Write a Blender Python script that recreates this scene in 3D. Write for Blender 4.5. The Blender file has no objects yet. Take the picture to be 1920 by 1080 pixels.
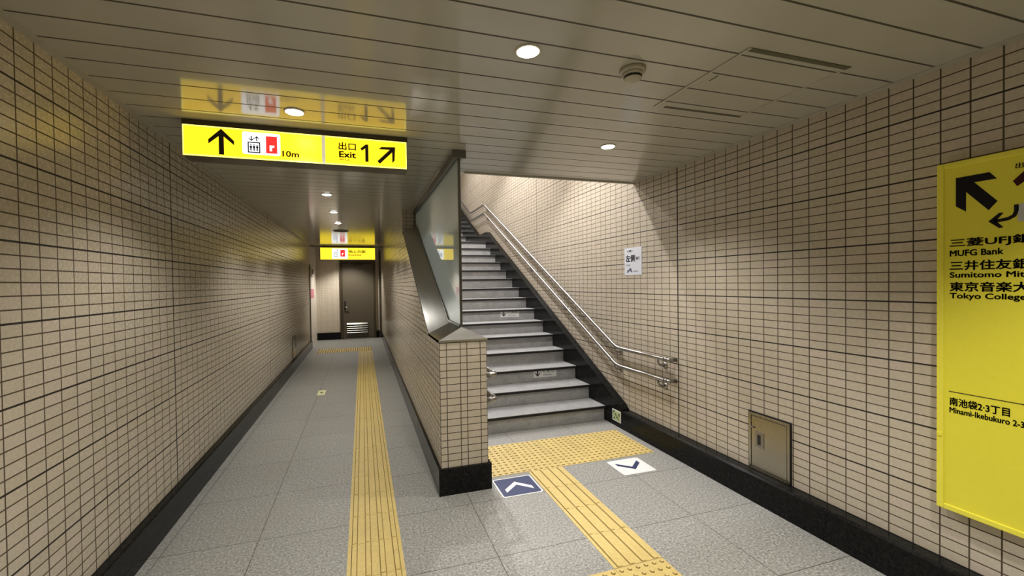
import bpy, bmesh, math, random
from mathutils import Vector, Matrix

S = bpy.context.scene
COL = S.collection
random.seed(7)

# ------------------------------------------------------------------ camera
YAW, PITCH, ROLL = 0.2968, 0.0149, -0.0141
FWD = Vector((math.sin(YAW) * math.cos(PITCH), math.cos(YAW) * math.cos(PITCH), -math.sin(PITCH)))
RGT = Vector((math.cos(YAW), -math.sin(YAW), 0))
UPV = RGT.cross(FWD)
R2 = RGT * math.cos(ROLL) + UPV * math.sin(ROLL)
U2 = UPV * math.cos(ROLL) - RGT * math.sin(ROLL)
cam_data = bpy.data.cameras.new('camera')
cam = bpy.data.objects.new('camera', cam_data)
COL.objects.link(cam)
cam.matrix_world = Matrix(((R2.x, U2.x, -FWD.x, 0), (R2.y, U2.y, -FWD.y, 0), (R2.z, U2.z, -FWD.z, 1.511), (0, 0, 0, 1)))
cam_data.sensor_width = 36
cam_data.lens = 787.45 * 36 / 1920
cam_data.shift_x = (960 - 920.44) / 1920
cam_data.shift_y = 2.96 / 1920
cam_data.clip_start = 0.02
S.camera = cam

# ------------------------------------------------------------------ world, exposure
W = bpy.data.worlds.new('world')
S.world = W
W.use_nodes = True
W.node_tree.nodes['Background'].inputs[0].default_value = (0.9, 0.95, 1.0, 1)
W.node_tree.nodes['Background'].inputs[1].default_value = 0.02
S.view_settings.view_transform = 'Standard'
S.view_settings.look = 'None'
S.view_settings.gamma = 1
S.view_settings.use_curve_mapping = False
S.view_settings.exposure = 0.1
S.cycles.max_bounces = 10
S.cycles.diffuse_bounces = 6
S.cycles.glossy_bounces = 5
S.cycles.sample_clamp_indirect = 3
S.cycles.use_denoising = True
S.cycles.caustics_reflective = False
LAMP_W = 50.0            # one hall downlight
WARM = (1.0, 0.96, 0.90)
LAMP_HALF = math.radians(60)
DOWNLIGHTS = [
    # x, y, watts, label
    (0.682, 1.65, 1.0, 'round ceiling downlight nearest the viewer, glaring white, left of the smoke detector', 68),
    (-0.345, 2.571, 1.0, 'round ceiling downlight just in front of the near hanging yellow sign'),
    (1.706, 2.65, 1.0, 'round ceiling downlight on the right, before the ceiling edge over the stairs'),
    (-0.345, 4.80, 1.0, 'first round downlight in the corridor behind the near hanging sign'),
    (-0.345, 5.92, 1.0, 'second round downlight in the corridor behind the near hanging sign'),
    (-0.345, 6.96, 1.0, 'round corridor downlight farthest from the viewer, before the dark round speaker'),
    (-0.345, 11.75, 2.6, 'round downlight hidden behind the far hanging yellow sign, lighting the brown door'),
    (-0.345, 0.55, 1.0, None), (1.706, 0.55, 1.25, None, 52), (0.682, -0.45, 1.5, None, 71),
    (-0.345, -1.5, 1.0, None), (1.706, -1.5, 1.0, None), (0.682, -2.5, 1.5, None, 73),
]
# stairwell lamps: wall-washers near the right wall, then unseen ones added for brightness (x, y, z, watts, half angle)
STAIR_LAMPS = [(2.30, 4.38, 3.30, 70, 40), (2.30, 6.85, 4.45, 130, 40), (2.1, 9.0, 5.5, 300, 55), (2.1, 11.2, 6.6, 300, 60),
               (1.30, 4.3, 3.42, 170, 62), (1.30, 6.3, 4.4, 360, 62), (1.30, 8.6, 5.4, 360, 62)]

# ------------------------------------------------------------------ measured numbers
XL, XR, HC, ZB = -1.217, 2.596, 2.485, 0.1885
PX0, PX1, PY = 0.516, 0.866, 2.96
RISE, TREAD, Y0S = 0.159, 0.3225, 4.03
XS1 = 2.512                                   # right end of the steps

# ------------------------------------------------------------------ node helpers
class NT:
    def __init__(self, name):
        self.m = bpy.data.materials.new(name)
        self.m.use_nodes = True
        self.t = self.m.node_tree
        self.b = self.t.nodes['Principled BSDF']
        self.out = self.t.nodes['Material Output']

    def n(self, kind):
        return self.t.nodes.new(kind)

    def link(self, a, b):
        self.t.links.new(a, b)

    def put(self, sock, v):
        if isinstance(v, bpy.types.NodeSocket):
            self.link(v, sock)
        else:
            sock.default_value = v

    def math(self, op, *args, clamp=False):
        n = self.n('ShaderNodeMath')
        n.operation = op
        n.use_clamp = clamp
        for i, a in enumerate(args):
            self.put(n.inputs[i], a)
        return n.outputs[0]

    def mix(self, f, a, b, mode='MIX'):
        n = self.n('ShaderNodeMix')
        n.data_type = 'RGBA'
        n.blend_type = mode
        self.put(n.inputs[0], f)
        self.put(n.inputs[6], a)
        self.put(n.inputs[7], b)
        return n.outputs[2]

    def pos(self):
        g = self.n('ShaderNodeNewGeometry')
        s = self.n('ShaderNodeSeparateXYZ')
        self.link(g.outputs['Position'], s.inputs[0])
        return g, s.outputs[0], s.outputs[1], s.outputs[2]

    def noise(self, scale, detail=2, rough=0.5, vec=None):
        n = self.n('ShaderNodeTexNoise')
        n.inputs['Scale'].default_value = scale
        n.inputs['Detail'].default_value = detail
        n.inputs['Roughness'].default_value = rough
        if vec is None:
            vec = self.n('ShaderNodeNewGeometry').outputs['Position']
        self.link(vec, n.inputs['Vector'])
        return n.outputs['Fac']

    def ramp(self, f, stops):
        n = self.n('ShaderNodeValToRGB')
        e = n.color_ramp.elements
        while len(e) < len(stops):
            e.new(0.5)
        for k, (p, c) in zip(e, stops):
            k.position = p
            k.color = (*c, 1)
        self.link(f, n.inputs[0])
        return n.outputs[0]

    def bump(self, h, strength, dist):
        n = self.n('ShaderNodeBump')
        n.inputs['Strength'].default_value = strength
        n.inputs['Distance'].default_value = dist
        self.link(h, n.inputs['Height'])
        self.link(n.outputs[0], self.b.inputs['Normal'])


def c4(c):
    return (*c, 1)


def plain(name, col, rough=0.5, metal=0.0, spec=0.5, emit=None, es=0.0, nz=0.04, ior=1.5):
    k = NT(name)
    f = k.noise(35, 3)
    lo = tuple(max(0, v * (1 - nz)) for v in col)
    hi = tuple(v * (1 + nz) for v in col)
    k.link(k.ramp(f, [(0.3, lo), (0.7, hi)]), k.b.inputs['Base Color'])
    k.b.inputs['Roughness'].default_value = rough
    k.b.inputs['Metallic'].default_value = metal
    k.b.inputs['Specular IOR Level'].default_value = spec
    k.b.inputs['IOR'].default_value = ior
    if emit:
        k.b.inputs['Emission Color'].default_value = c4(emit)
        k.b.inputs['Emission Strength'].default_value = es
    return k.m


def wall_tile(name, y0, grout_col=(0.075, 0.054, 0.032), thick_col=(0.018, 0.013, 0.008), lift=1.0):
    """stack-bonded 95 x 45 glazed tiles; wider joints every six courses and every 3.03 m"""
    k = NT(name)
    g, x, y, z = k.pos()
    ns = k.n('ShaderNodeSeparateXYZ')
    k.link(g.outputs['True Normal'], ns.inputs[0])
    sidef = k.math('GREATER_THAN', k.math('ABSOLUTE', ns.outputs[0]), 0.5)
    # along the wall
    t = k.math('WRAP', k.math('SUBTRACT', y, y0), 3.03, 0.0)
    jd = k.math('PINGPONG', t, 1.515)
    joint = k.math('LESS_THAN', jd, 0.0065)
    cd = k.math('PINGPONG', t, 0.0505)
    # faces looking along the corridor: half, whole, half ...
    xx = k.math('WRAP', k.math('SUBTRACT', x, PX0), 0.15, 0.0)
    xd = k.math('MINIMUM', k.math('PINGPONG', xx, 0.075), k.math('ABSOLUTE', k.math('SUBTRACT', xx, 0.05)))
    colf = lambda a, b: k.math('ADD', k.math('MULTIPLY', a, sidef), k.math('MULTIPLY', b, k.math('SUBTRACT', 1.0, sidef)))
    cdist = colf(cd, xd)
    vz = k.math('SUBTRACT', z, ZB)
    rd = k.math('PINGPONG', vz, 0.025)
    td = k.math('PINGPONG', vz, 0.15)
    vline = k.math('LESS_THAN', cdist, 0.0030)
    hline = k.math('LESS_THAN', rd, 0.0027)
    thick = k.math('MULTIPLY', k.math('LESS_THAN', td, 0.0040), sidef)
    dark = k.math('MAXIMUM', k.math('MULTIPLY', joint, sidef), thick)
    grout = k.math('MAXIMUM', k.math('MAXIMUM', vline, hline), dark)
    # one colour per tile
    cid = k.n('ShaderNodeCombineXYZ')
    k.link(colf(k.math('FLOOR', k.math('DIVIDE', k.math('SUBTRACT', y, y0), 0.101)), k.math('FLOOR', k.math('DIVIDE', x, 0.075))), cid.inputs[0])
    k.link(k.math('FLOOR', k.math('DIVIDE', vz, 0.05)), cid.inputs[1])
    wn = k.n('ShaderNodeTexWhiteNoise')
    k.link(cid.outputs[0], wn.inputs['Vector'])
    rnd = wn.outputs['Value']
    base = k.ramp(rnd, [(p, tuple(v * lift for v in c)) for p, c in [(0.0, (0.525, 0.462, 0.365)), (0.4, (0.54, 0.480, 0.378)), (0.75, (0.55, 0.487, 0.395)), (1.0, (0.575, 0.49, 0.41))]])
    mott = k.noise(55, 3, 0.6)
    base = k.mix(k.math('MULTIPLY', mott, 0.07), base, (0.34, 0.30, 0.225, 1))
    gcol = k.mix(dark, c4(grout_col), c4(thick_col))
    k.link(k.mix(grout, base, gcol), k.b.inputs['Base Color'])
    rr = k.math('ADD', k.math('MULTIPLY', grout, 0.45), k.math('ADD', 0.22, k.math('MULTIPLY', mott, 0.10)))
    k.link(rr, k.b.inputs['Roughness'])
    k.b.inputs['Specular IOR Level'].default_value = 0.5
    h = k.math('ADD', k.math('MULTIPLY', grout, -1.0), k.math('MULTIPLY', k.noise(120, 2), 0.25))
    k.bump(h, 0.35, 0.002)
    return k.m


def granite_floor():
    k = NT('floor_granite')
    g, x, y, z = k.pos()
    f1 = k.noise(75, 3, 0.7)
    f2 = k.noise(28, 2, 0.6)
    f3 = k.noise(1.3, 3, 0.6)
    c = k.ramp(f1, [(0.30, (0.085, 0.085, 0.078)), (0.44, (0.25, 0.248, 0.23)), (0.56, (0.37, 0.368, 0.345)), (0.70, (0.60, 0.595, 0.565))])
    c = k.mix(k.math('MULTIPLY', f2, 0.25), c, (0.27, 0.265, 0.24, 1))
    c = k.mix(k.math('MULTIPLY', k.math('SUBTRACT', f3, 0.45, clamp=True), 1.2), c, (0.25, 0.235, 0.21, 1))
    jx = k.math('LESS_THAN', k.math('PINGPONG', k.math('ADD', x, 0.617), 0.3275), 0.0022)
    jy = k.math('LESS_THAN', k.math('PINGPONG', k.math('SUBTRACT', y, 2.19), 0.295), 0.0022)
    je = k.math('LESS_THAN', k.math('ABSOLUTE', k.math('ADD', x, 1.115)), 0.002)
    j = k.math('MAXIMUM', k.math('MAXIMUM', jx, jy), je)
    cid = k.n('ShaderNodeCombineXYZ')
    k.link(k.math('FLOOR', k.math('DIVIDE', k.math('ADD', x, 0.617), 0.655)), cid.inputs[0])
    k.link(k.math('FLOOR', k.math('DIVIDE', k.math('SUBTRACT', y, 2.19), 0.59)), cid.inputs[1])
    wn = k.n('ShaderNodeTexWhiteNoise')
    k.link(cid.outputs[0], wn.inputs['Vector'])
    c = k.mix(k.math('MULTIPLY', wn.outputs['Value'], 0.16), c, (0.20, 0.19, 0.175, 1))
    k.link(k.mix(j, c, (0.09, 0.08, 0.07, 1)), k.b.inputs['Base Color'])
    k.link(k.math('ADD', 0.36, k.math('MULTIPLY', f2, 0.2)), k.b.inputs['Roughness'])
    k.b.inputs['Specular IOR Level'].default_value = 0.45
    k.bump(k.math('ADD', k.math('MULTIPLY', j, -1.0), k.math('MULTIPLY', f1, 0.15)), 0.3, 0.0015)
    return k.m


def granite_step(name, lo, hi):
    k = NT(name)
    f = k.noise(110, 3, 0.65)
    f2 = k.noise(9, 3, 0.6)
    c = k.ramp(f, [(0.3, lo), (0.7, hi)])
    mid = tuple(v * 0.75 for v in lo)
    c = k.mix(k.math('MULTIPLY', k.math('SUBTRACT', f2, 0.4, clamp=True), 1.5), c, c4(mid))
    k.link(c, k.b.inputs['Base Color'])
    k.b.inputs['Roughness'].default_value = 0.5
    return k.m


def dark_granite():
    k = NT('dark_granite')
    g, x, y, z = k.pos()
    f = k.noise(60, 4, 0.7)
    f2 = k.noise(7, 3)
    c = k.ramp(f, [(0.4, (0.006, 0.006, 0.006)), (0.62, (0.014, 0.015, 0.014)), (0.8, (0.045, 0.047, 0.043))])
    j = k.math('LESS_THAN', k.math('PINGPONG', k.math('SUBTRACT', y, 2.986), 0.315), 0.0018)
    k.link(k.mix(j, c, (0.004, 0.004, 0.004, 1)), k.b.inputs['Base Color'])
    k.link(k.math('ADD', 0.09, k.math('MULTIPLY', f2, 0.12)), k.b.inputs['Roughness'])
    k.b.inputs['Specular IOR Level'].default_value = 0.10
    return k.m


def ceiling_panel():
    k = NT('ceiling_panels')
    g, x, y, z = k.pos()
    ns = k.n('ShaderNodeSeparateXYZ')
    k.link(g.outputs['True Normal'], ns.inputs[0])
    down = k.math('LESS_THAN', ns.outputs[2], -0.5)
    d = k.math('PINGPONG', k.math('SUBTRACT', y, 1.903), 0.0792)
    inside = k.math('MULTIPLY', k.math('GREATER_THAN', x, XL + 0.04), k.math('LESS_THAN', x, XR - 0.045))
    line = k.math('MULTIPLY', k.math('MULTIPLY', k.math('LESS_THAN', d, 0.0048), inside), down)
    f = k.noise(3.0, 3)
    c = k.ramp(f, [(0.3, (0.465, 0.45, 0.395)), (0.7, (0.495, 0.48, 0.42))])
    k.link(k.mix(line, c, (0.05, 0.042, 0.028, 1)), k.b.inputs['Base Color'])
    k.link(k.math('ADD', 0.13, k.math('MULTIPLY', line, 0.6)), k.b.inputs['Roughness'])
    k.b.inputs['IOR'].default_value = 1.72
    # slightly dished aluminium strips: a soft roll across each panel
    dish = k.math('MULTIPLY', k.math('POWER', k.math('DIVIDE', d, 0.0792), 2.0), 0.10)
    k.bump(k.math('SUBTRACT', dish, k.math('MULTIPLY', line, 1.0)), 0.5, 0.003)
    return k.m


def brushed_steel(name, base, rough, axis_scale, stretch=None):
    k = NT(name)
    g = k.n('ShaderNodeNewGeometry')
    mp = k.n('ShaderNodeMapping')
    mp.inputs['Scale'].default_value = axis_scale
    k.link(g.outputs['Position'], mp.inputs['Vector'])
    f = k.noise(14, 4, 0.6, mp.outputs[0])
    k.link(k.ramp(f, [(0.3, tuple(v * 0.95 for v in base)), (0.7, tuple(v * 1.04 for v in base))]), k.b.inputs['Base Color'])
    k.b.inputs['Metallic'].default_value = 1.0
    k.link(k.math('ADD', rough - 0.02, k.math('MULTIPLY', f, 0.04)), k.b.inputs['Roughness'])
    if stretch:
        k.b.inputs['Anisotropic'].default_value = 0.93
        tv = k.n('ShaderNodeCombineXYZ')
        for i in range(3):
            tv.inputs[i].default_value = stretch[i]
        k.link(tv.outputs[0], k.b.inputs['Tangent'])
    return k.m


def glass_pane():
    k = NT('milky_glass')
    g = k.n('ShaderNodeNewGeometry')
    dt = k.n('ShaderNodeVectorMath')
    dt.operation = 'DOT_PRODUCT'
    k.link(g.outputs['Incoming'], dt.inputs[0])
    k.link(g.outputs['Normal'], dt.inputs[1])
    cosv = k.math('ABSOLUTE', dt.outputs['Value'])
    fr = k.math('ADD', 0.04, k.math('MULTIPLY', 0.96, k.math('POWER', k.math('SUBTRACT', 1.0, cosv, clamp=True), 5.0)), clamp=True)
    tl = k.n('ShaderNodeBsdfTranslucent')
    tl.inputs[0].default_value = (0.82, 0.92, 0.94, 1)
    df = k.n('ShaderNodeBsdfDiffuse')
    df.inputs[0].default_value = (0.68, 0.75, 0.765, 1)
    tr = k.n('ShaderNodeMixShader')
    tr.inputs[0].default_value = 0.45
    k.link(tl.outputs[0], tr.inputs[1])
    k.link(df.outputs[0], tr.inputs[2])
    gl = k.n('ShaderNodeBsdfGlossy')
    gl.inputs['Roughness'].default_value = 0.02
    gl.inputs['Color'].default_value = (1, 1, 1, 1)
    mx = k.n('ShaderNodeMixShader')
    k.link(fr, mx.inputs[0])
    k.link(tr.outputs[0], mx.inputs[1])
    k.link(gl.outputs[0], mx.inputs[2])
    k.link(mx.outputs[0], k.out.inputs['Surface'])
    return k.m


def tactile_yellow():
    k = NT('tactile_yellow')
    g, x, y, z = k.pos()
    f = k.noise(45, 3, 0.6)
    f2 = k.noise(3.5, 4, 0.65)
    c = k.ramp(f, [(0.3, (0.585, 0.445, 0.150)), (0.7, (0.685, 0.530, 0.200))])
    c = k.mix(k.math('MULTIPLY', k.math('SUBTRACT', f2, 0.45, clamp=True), 1.1), c, (0.42, 0.32, 0.14, 1))
    k.link(c, k.b.inputs['Base Color'])
    k.b.inputs['Roughness'].default_value = 0.5
    return k.m


M = {}
M['tile_left'] = wall_tile('tile_left_wall', 3.323)
M['tile_right'] = wall_tile('tile_right_wall', 2.986)
M['tile_mid'] = wall_tile('tile_center_wall', PY)
M['tile_end'] = wall_tile('tile_end_wall', 0.0, (0.40, 0.355, 0.28), (0.38, 0.33, 0.26), 1.14)
M['floor'] = granite_floor()
M['riser'] = granite_step('riser_granite_lit', (0.31, 0.31, 0.31), (0.57, 0.57, 0.57))  # same stone as the treads, colour lightened to stand in for light on the fronts
M['tread'] = granite_step('tread_granite_dimmed', (0.23, 0.23, 0.228), (0.37, 0.37, 0.365))  # same stone as the risers, colour darkened to offset the light from above
M['dark_granite'] = dark_granite()
M['ceiling'] = ceiling_panel()
M['trim'] = plain('ceiling_trim_paint', (0.43, 0.41, 0.355), 0.35)
M['steel_cap'] = brushed_steel('brushed_steel_cap', (0.64, 0.635, 0.61), 0.26, (1, 0.02, 0.02), (1, 0, 0))
M['steel'] = brushed_steel('polished_steel_rail', (0.33, 0.315, 0.295), 0.33, (1, 0.1, 0.1))
M['steel_dark'] = brushed_steel('dark_steel_frame', (0.20, 0.19, 0.165), 0.3, (1, 0.1, 0.1))
M['hatch_steel'] = brushed_steel('hatch_steel', (0.40, 0.37, 0.30), 0.27, (1, 0.2, 1))
M['glass'] = glass_pane()
M['yellow_tactile'] = tactile_yellow()
M['black'] = plain('black_ink', (0.012, 0.010, 0.010), 0.5)
M['black_rubber'] = plain('black_nosing_strip', (0.010, 0.010, 0.010), 0.7)
M['ink_brown'] = plain('brown_ink', (0.025, 0.019, 0.003), 0.7, spec=0.2)
M['sign_yellow'] = plain('backlit_yellow', (0.30, 0.24, 0.01), 0.35, emit=(1.0, 0.63, 0.014), es=1.5, nz=0.02)
M['sign_yellow_far'] = plain('backlit_yellow_far', (0.30, 0.24, 0.01), 0.35, emit=(1.0, 0.74, 0.03), es=1.3, nz=0.02)
M['sign_white'] = plain('backlit_white', (0.8, 0.8, 0.8), 0.35, emit=(0.95, 0.97, 1.0), es=1.5, nz=0.01)
M['sign_edge'] = plain('backlit_pale_edge', (0.8, 0.75, 0.3), 0.35, emit=(1.0, 0.90, 0.16), es=1.6, nz=0.01)
M['sign_red'] = plain('backlit_red', (0.7, 0.02, 0.02), 0.35, emit=(0.85, 0.03, 0.025), es=1.1, nz=0.02)
M['sign_blue'] = plain('pictogram_ink', (0.03, 0.04, 0.10), 0.5)
M['sign_divider'] = plain('divider_grey', (0.55, 0.52, 0.42), 0.4, emit=(1.0, 0.93, 0.72), es=0.42, nz=0.01)
M['housing'] = plain('sign_housing', (0.12, 0.105, 0.07), 0.35, metal=0.6)
M['panel_yellow'] = plain('yellow_enamel', (0.82, 0.75, 0.055), 0.32, nz=0.015)
M['panel_frame'] = plain('yellow_frame_paint', (0.86, 0.79, 0.075), 0.38, nz=0.015)
M['panel_ink'] = plain('panel_black_ink', (0.010, 0.008, 0.010), 0.65, spec=0.15)
M['panel_maroon'] = plain('panel_maroon_ink', (0.045, 0.010, 0.014), 0.65, spec=0.15)
M['panel_white'] = plain('panel_white_patch', (0.55, 0.56, 0.53), 0.4)
M['paper'] = plain('bluish_paper', (0.70, 0.73, 0.80), 0.6, nz=0.01)
M['paper_ink'] = plain('grey_blue_ink', (0.10, 0.10, 0.16), 0.6)
M['white_film'] = plain('white_sticker_film', (0.80, 0.81, 0.80), 0.5, nz=0.02)
M['navy'] = plain('navy_sticker_film', (0.018, 0.030, 0.105), 0.5, nz=0.06)
M['glow_green'] = plain('pale_green_film', (0.52, 0.60, 0.34), 0.5)
M['ink_green'] = plain('dark_green_ink', (0.07, 0.10, 0.02), 0.5)
M['glow_yellow'] = plain('pale_yellow_film', (0.75, 0.75, 0.42), 0.5)
M['detector'] = plain('detector_plastic', (0.42, 0.39, 0.30), 0.45)
M['door_paint'] = plain('brown_door_paint', (0.095, 0.080, 0.056), 0.33, nz=0.03)
M['door_frame'] = plain('dark_brown_frame', (0.050, 0.038, 0.022), 0.35)
M['white_paint'] = plain('cream_white_paint', (0.74, 0.68, 0.58), 0.4)
M['pink'] = plain('pink_sticker_film', (0.62, 0.20, 0.26), 0.5)
M['plaster'] = plain('stairwell_ceiling_paint', (0.70, 0.66, 0.58), 0.6)
M['slot'] = plain('slot_shadow_paint', (0.105, 0.095, 0.06), 0.7)
M['lens'] = plain('lamp_lens', (0.9, 0.9, 0.9), 0.4, emit=(1.0, 0.93, 0.84), es=16.0, nz=0.0)

# ------------------------------------------------------------------ mesh helpers (all in world coordinates)
class MB:
    def __init__(self):
        self.bm = bmesh.new()

    def quadbox(self, x0, x1, y0, y1, z0, z1, bevel=0.0, seg=2):
        r = bmesh.ops.create_cube(self.bm, size=1.0)
        for v in r['verts']:
            v.co = Vector(((x0 + x1) / 2 + v.co.x * (x1 - x0), (y0 + y1) / 2 + v.co.y * (y1 - y0), (z0 + z1) / 2 + v.co.z * (z1 - z0)))
        if bevel:
            es = list({e for v in r['verts'] for e in v.link_edges})
            bmesh.ops.bevel(self.bm, geom=es, offset=bevel, segments=seg, affect='EDGES', profile=0.5)
        return self

    def prism(self, pts, axis, a, b, bevel=0.0):
        """closed outline pts (2-D) extruded along axis from a to b"""
        def mk(p, t):
            if axis == 'x':
                return Vector((t, p[0], p[1]))
            if axis == 'y':
                return Vector((p[0], t, p[1]))
            return Vector((p[0], p[1], t))
        A = [self.bm.verts.new(mk(p, a)) for p in pts]
        B = [self.bm.verts.new(mk(p, b)) for p in pts]
        fs = [self.bm.faces.new(A), self.bm.faces.new(list(reversed(B)))]
        n = len(pts)
        for i in range(n):
            fs.append(self.bm.faces.new([A[i], B[i], B[(i + 1) % n], A[(i + 1) % n]]))
        bmesh.ops.recalc_face_normals(self.bm, faces=fs)
        if bevel:
            es = list({e for f in fs for e in f.edges})
            bmesh.ops.bevel(self.bm, geom=es, offset=bevel, segments=2, affect='EDGES', profile=0.5)
        return self

    def tube(self, path, r, seg=14, cap=True):
        path = [Vector(p) for p in path]
        rings = []
        d0 = (path[1] - path[0]).normalized()
        ref = Vector((0, 0, 1)) if abs(d0.z) < 0.9 else Vector((1, 0, 0))
        nrm = (ref - d0 * ref.dot(d0)).normalized()
        for i, p in enumerate(path):
            if i == 0:
                d = (path[1] - path[0]).normalized()
            elif i == len(path) - 1:
                d = (path[-1] - path[-2]).normalized()
            else:
                d = ((path[i + 1] - p).normalized() + (p - path[i - 1]).normalized()).normalized()
            nrm = (nrm - d * nrm.dot(d)).normalized()
            bn = d.cross(nrm)
            rr = r[i] if isinstance(r, (list, tuple)) else r
            rings.append([self.bm.verts.new(p + (nrm * math.cos(2 * math.pi * k / seg) + bn * math.sin(2 * math.pi * k / seg)) * rr) for k in range(seg)])
        fs = []
        for a, b in zip(rings, rings[1:]):
            for k in range(seg):
                f = self.bm.faces.new([a[k], a[(k + 1) % seg], b[(k + 1) % seg], b[k]])
                f.smooth = True
                fs.append(f)
        if cap:
            fs.append(self.bm.faces.new(list(reversed(rings[0]))))
            fs.append(self.bm.faces.new(rings[-1]))
        bmesh.ops.recalc_face_normals(self.bm, faces=fs)
        return self

    def lathe(self, prof, c, seg=32, axis='z'):
        """prof: (radius, height) pairs turned about an axis through c"""
        c = Vector(c)
        rings = []
        for r, h in prof:
            ring = []
            for k in range(seg):
                a = 2 * math.pi * k / seg
                u, v = r * math.cos(a), r * math.sin(a)
                off = Vector((u, v, h)) if axis == 'z' else (Vector((h, u, v)) if axis == 'x' else Vector((u, h, v)))
                ring.append(self.bm.verts.new(c + off))
            rings.append(ring)
        fs = []
        for a, b in zip(rings, rings[1:]):
            for k in range(seg):
                f = self.bm.faces.new([a[k], a[(k + 1) % seg], b[(k + 1) % seg], b[k]])
                f.smooth = True
                fs.append(f)
        fs.append(self.bm.faces.new(rings[0]))
        fs.append(self.bm.faces.new(rings[-1]))
        bmesh.ops.recalc_face_normals(self.bm, faces=fs)
        return self

    def poly(self, pts, mtx, th):
        """flat outline in a sign's own plane (mtx), th thick towards +z of that plane"""
        A = [self.bm.verts.new(mtx @ Vector((p[0], p[1], 0))) for p in pts]
        B = [self.bm.verts.new(mtx @ Vector((p[0], p[1], th))) for p in pts]
        fs = [self.bm.faces.new(list(reversed(A))), self.bm.faces.new(B)]
        n = len(pts)
        for i in range(n):
            fs.append(self.bm.faces.new([A[i], A[(i + 1) % n], B[(i + 1) % n], B[i]]))
        bmesh.ops.recalc_face_normals(self.bm, faces=fs)
        return self

    def build(self, name, mat, parent=None):
        me = bpy.data.meshes.new(name)
        org = root_of(parent)
        bmesh.ops.translate(self.bm, verts=self.bm.verts, vec=-org)
        self.bm.to_mesh(me)
        self.bm.free()
        me.materials.append(mat)
        o = bpy.data.objects.new(name, me)
        COL.objects.link(o)
        if parent:
            o.parent = parent
        return o


def root_of(p):
    v = Vector((0, 0, 0))
    while p is not None:
        v += p.location
        p = p.parent
    return v


def box(name, mat, x0, x1, y0, y1, z0, z1, parent=None, bevel=0.0):
    return MB().quadbox(x0, x1, y0, y1, z0, z1, bevel).build(name, mat, parent)


def tag(o, label, cat, group=None):
    o['label'] = label
    o['category'] = cat
    if group:
        o['group'] = group
    return o


def thing(name, loc, label, cat, group=None):
    o = bpy.data.objects.new(name, None)
    o.empty_display_size = 0.05
    COL.objects.link(o)
    o.location = loc
    return tag(o, label, cat, group)


def struct(o):
    o['kind'] = 'structure'
    return o


def plane_front(x, y, z):          # a plane looking towards -Y (its x runs right)
    return Matrix(((1, 0, 0, x), (0, 0, -1, y), (0, 1, 0, z), (0, 0, 0, 1)))


def plane_right(x, y, z):          # on the right-hand wall, looking towards -X
    return Matrix(((0, 0, -1, x), (-1, 0, 0, y), (0, 1, 0, z), (0, 0, 0, 1)))


def plane_floor(x, y, z, a=0.0):
    return Matrix.Translation((x, y, z)) @ Matrix.Rotation(a, 4, 'Z')


def text(name, body, height, width, mtx, mat, parent, bold=0.0, th=0.0006, align='LEFT'):
    """lettering as thin raised mesh; scaled so its box is height tall and (if given) width wide, lower left at mtx"""
    cu = bpy.data.curves.new('tmp_text', 'FONT')
    cu.body = body
    cu.size = 1.0
    cu.resolution_u = 3
    o = bpy.data.objects.new('tmp_text', cu)
    COL.objects.link(o)
    dg = bpy.context.evaluated_depsgraph_get()
    me = bpy.data.meshes.new_from_object(o.evaluated_get(dg))
    bpy.data.objects.remove(o)
    bpy.data.curves.remove(cu)
    bm = bmesh.new()
    bm.from_mesh(me)
    bpy.data.meshes.remove(me)
    bmesh.ops.remove_doubles(bm, verts=bm.verts, dist=1e-5)
    xs = [v.co.x for v in bm.verts]
    ys = [v.co.y for v in bm.verts]
    x0, x1, y0, y1 = min(xs), max(xs), min(ys), max(ys)
    sy = height / (y1 - y0)
    sx = width / (x1 - x0) if width else sy
    if bold:                                    # heavier strokes: copies shifted by a hair
        src = list(bm.verts) + list(bm.edges) + list(bm.faces)
        base_vs = list(bm.verts)
        for ux, uy in ((1, 0.5), (-1, -0.5), (0.5, -1), (-0.5, 1)):
            dupl = bmesh.ops.duplicate(bm, geom=src)
            bmesh.ops.translate(bm, verts=[g for g in dupl['geom'] if isinstance(g, bmesh.types.BMVert)], vec=(ux * bold, uy * bold, 0))
    r = bmesh.ops.extrude_face_region(bm, geom=list(bm.faces))
    top = {g for g in r['geom'] if isinstance(g, bmesh.types.BMVert)}
    for v in bm.verts:
        v.co = mtx @ Vector(((v.co.x - x0) * sx, (v.co.y - y0) * sy, th if v in top else 0.0))
    bmesh.ops.recalc_face_normals(bm, faces=bm.faces)
    b = MB()
    b.bm.free()
    b.bm = bm
    return b.build(name, mat, parent)


def arrow_up(cx, cy, w, h, t):
    """outline of an arrow with open chevron head pointing up, centred at cx, cy"""
    hw = w / 2
    s = t / 2
    head = h * 0.44
    top = cy + h / 2
    bot = cy - h / 2
    k = t * 0.95
    return [(cx, top), (cx + hw, top - head), (cx + hw, top - head - k), (cx + s, top - k - (s / hw) * head - t * 0.25),
            (cx + s, bot), (cx - s, bot), (cx - s, top - k - (s / hw) * head - t * 0.25), (cx - hw, top - head - k), (cx - hw, top - head)]


def rot(pts, cx, cy, a):
    ca, sa = math.cos(a), math.sin(a)
    return [(cx + (x - cx) * ca - (y - cy) * sa, cy + (x - cx) * sa + (y - cy) * ca) for x, y in pts]


def rounded(x0, x1, y0, y1, r, n=5):
    pts = []
    for cx, cy, a0 in ((x1 - r, y1 - r, 0), (x0 + r, y1 - r, 90), (x0 + r, y0 + r, 180), (x1 - r, y0 + r, 270)):
        for k in range(n + 1):
            a = math.radians(a0 + 90 * k / n)
            pts.append((cx + r * math.cos(a), cy + r * math.sin(a)))
    return pts


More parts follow.
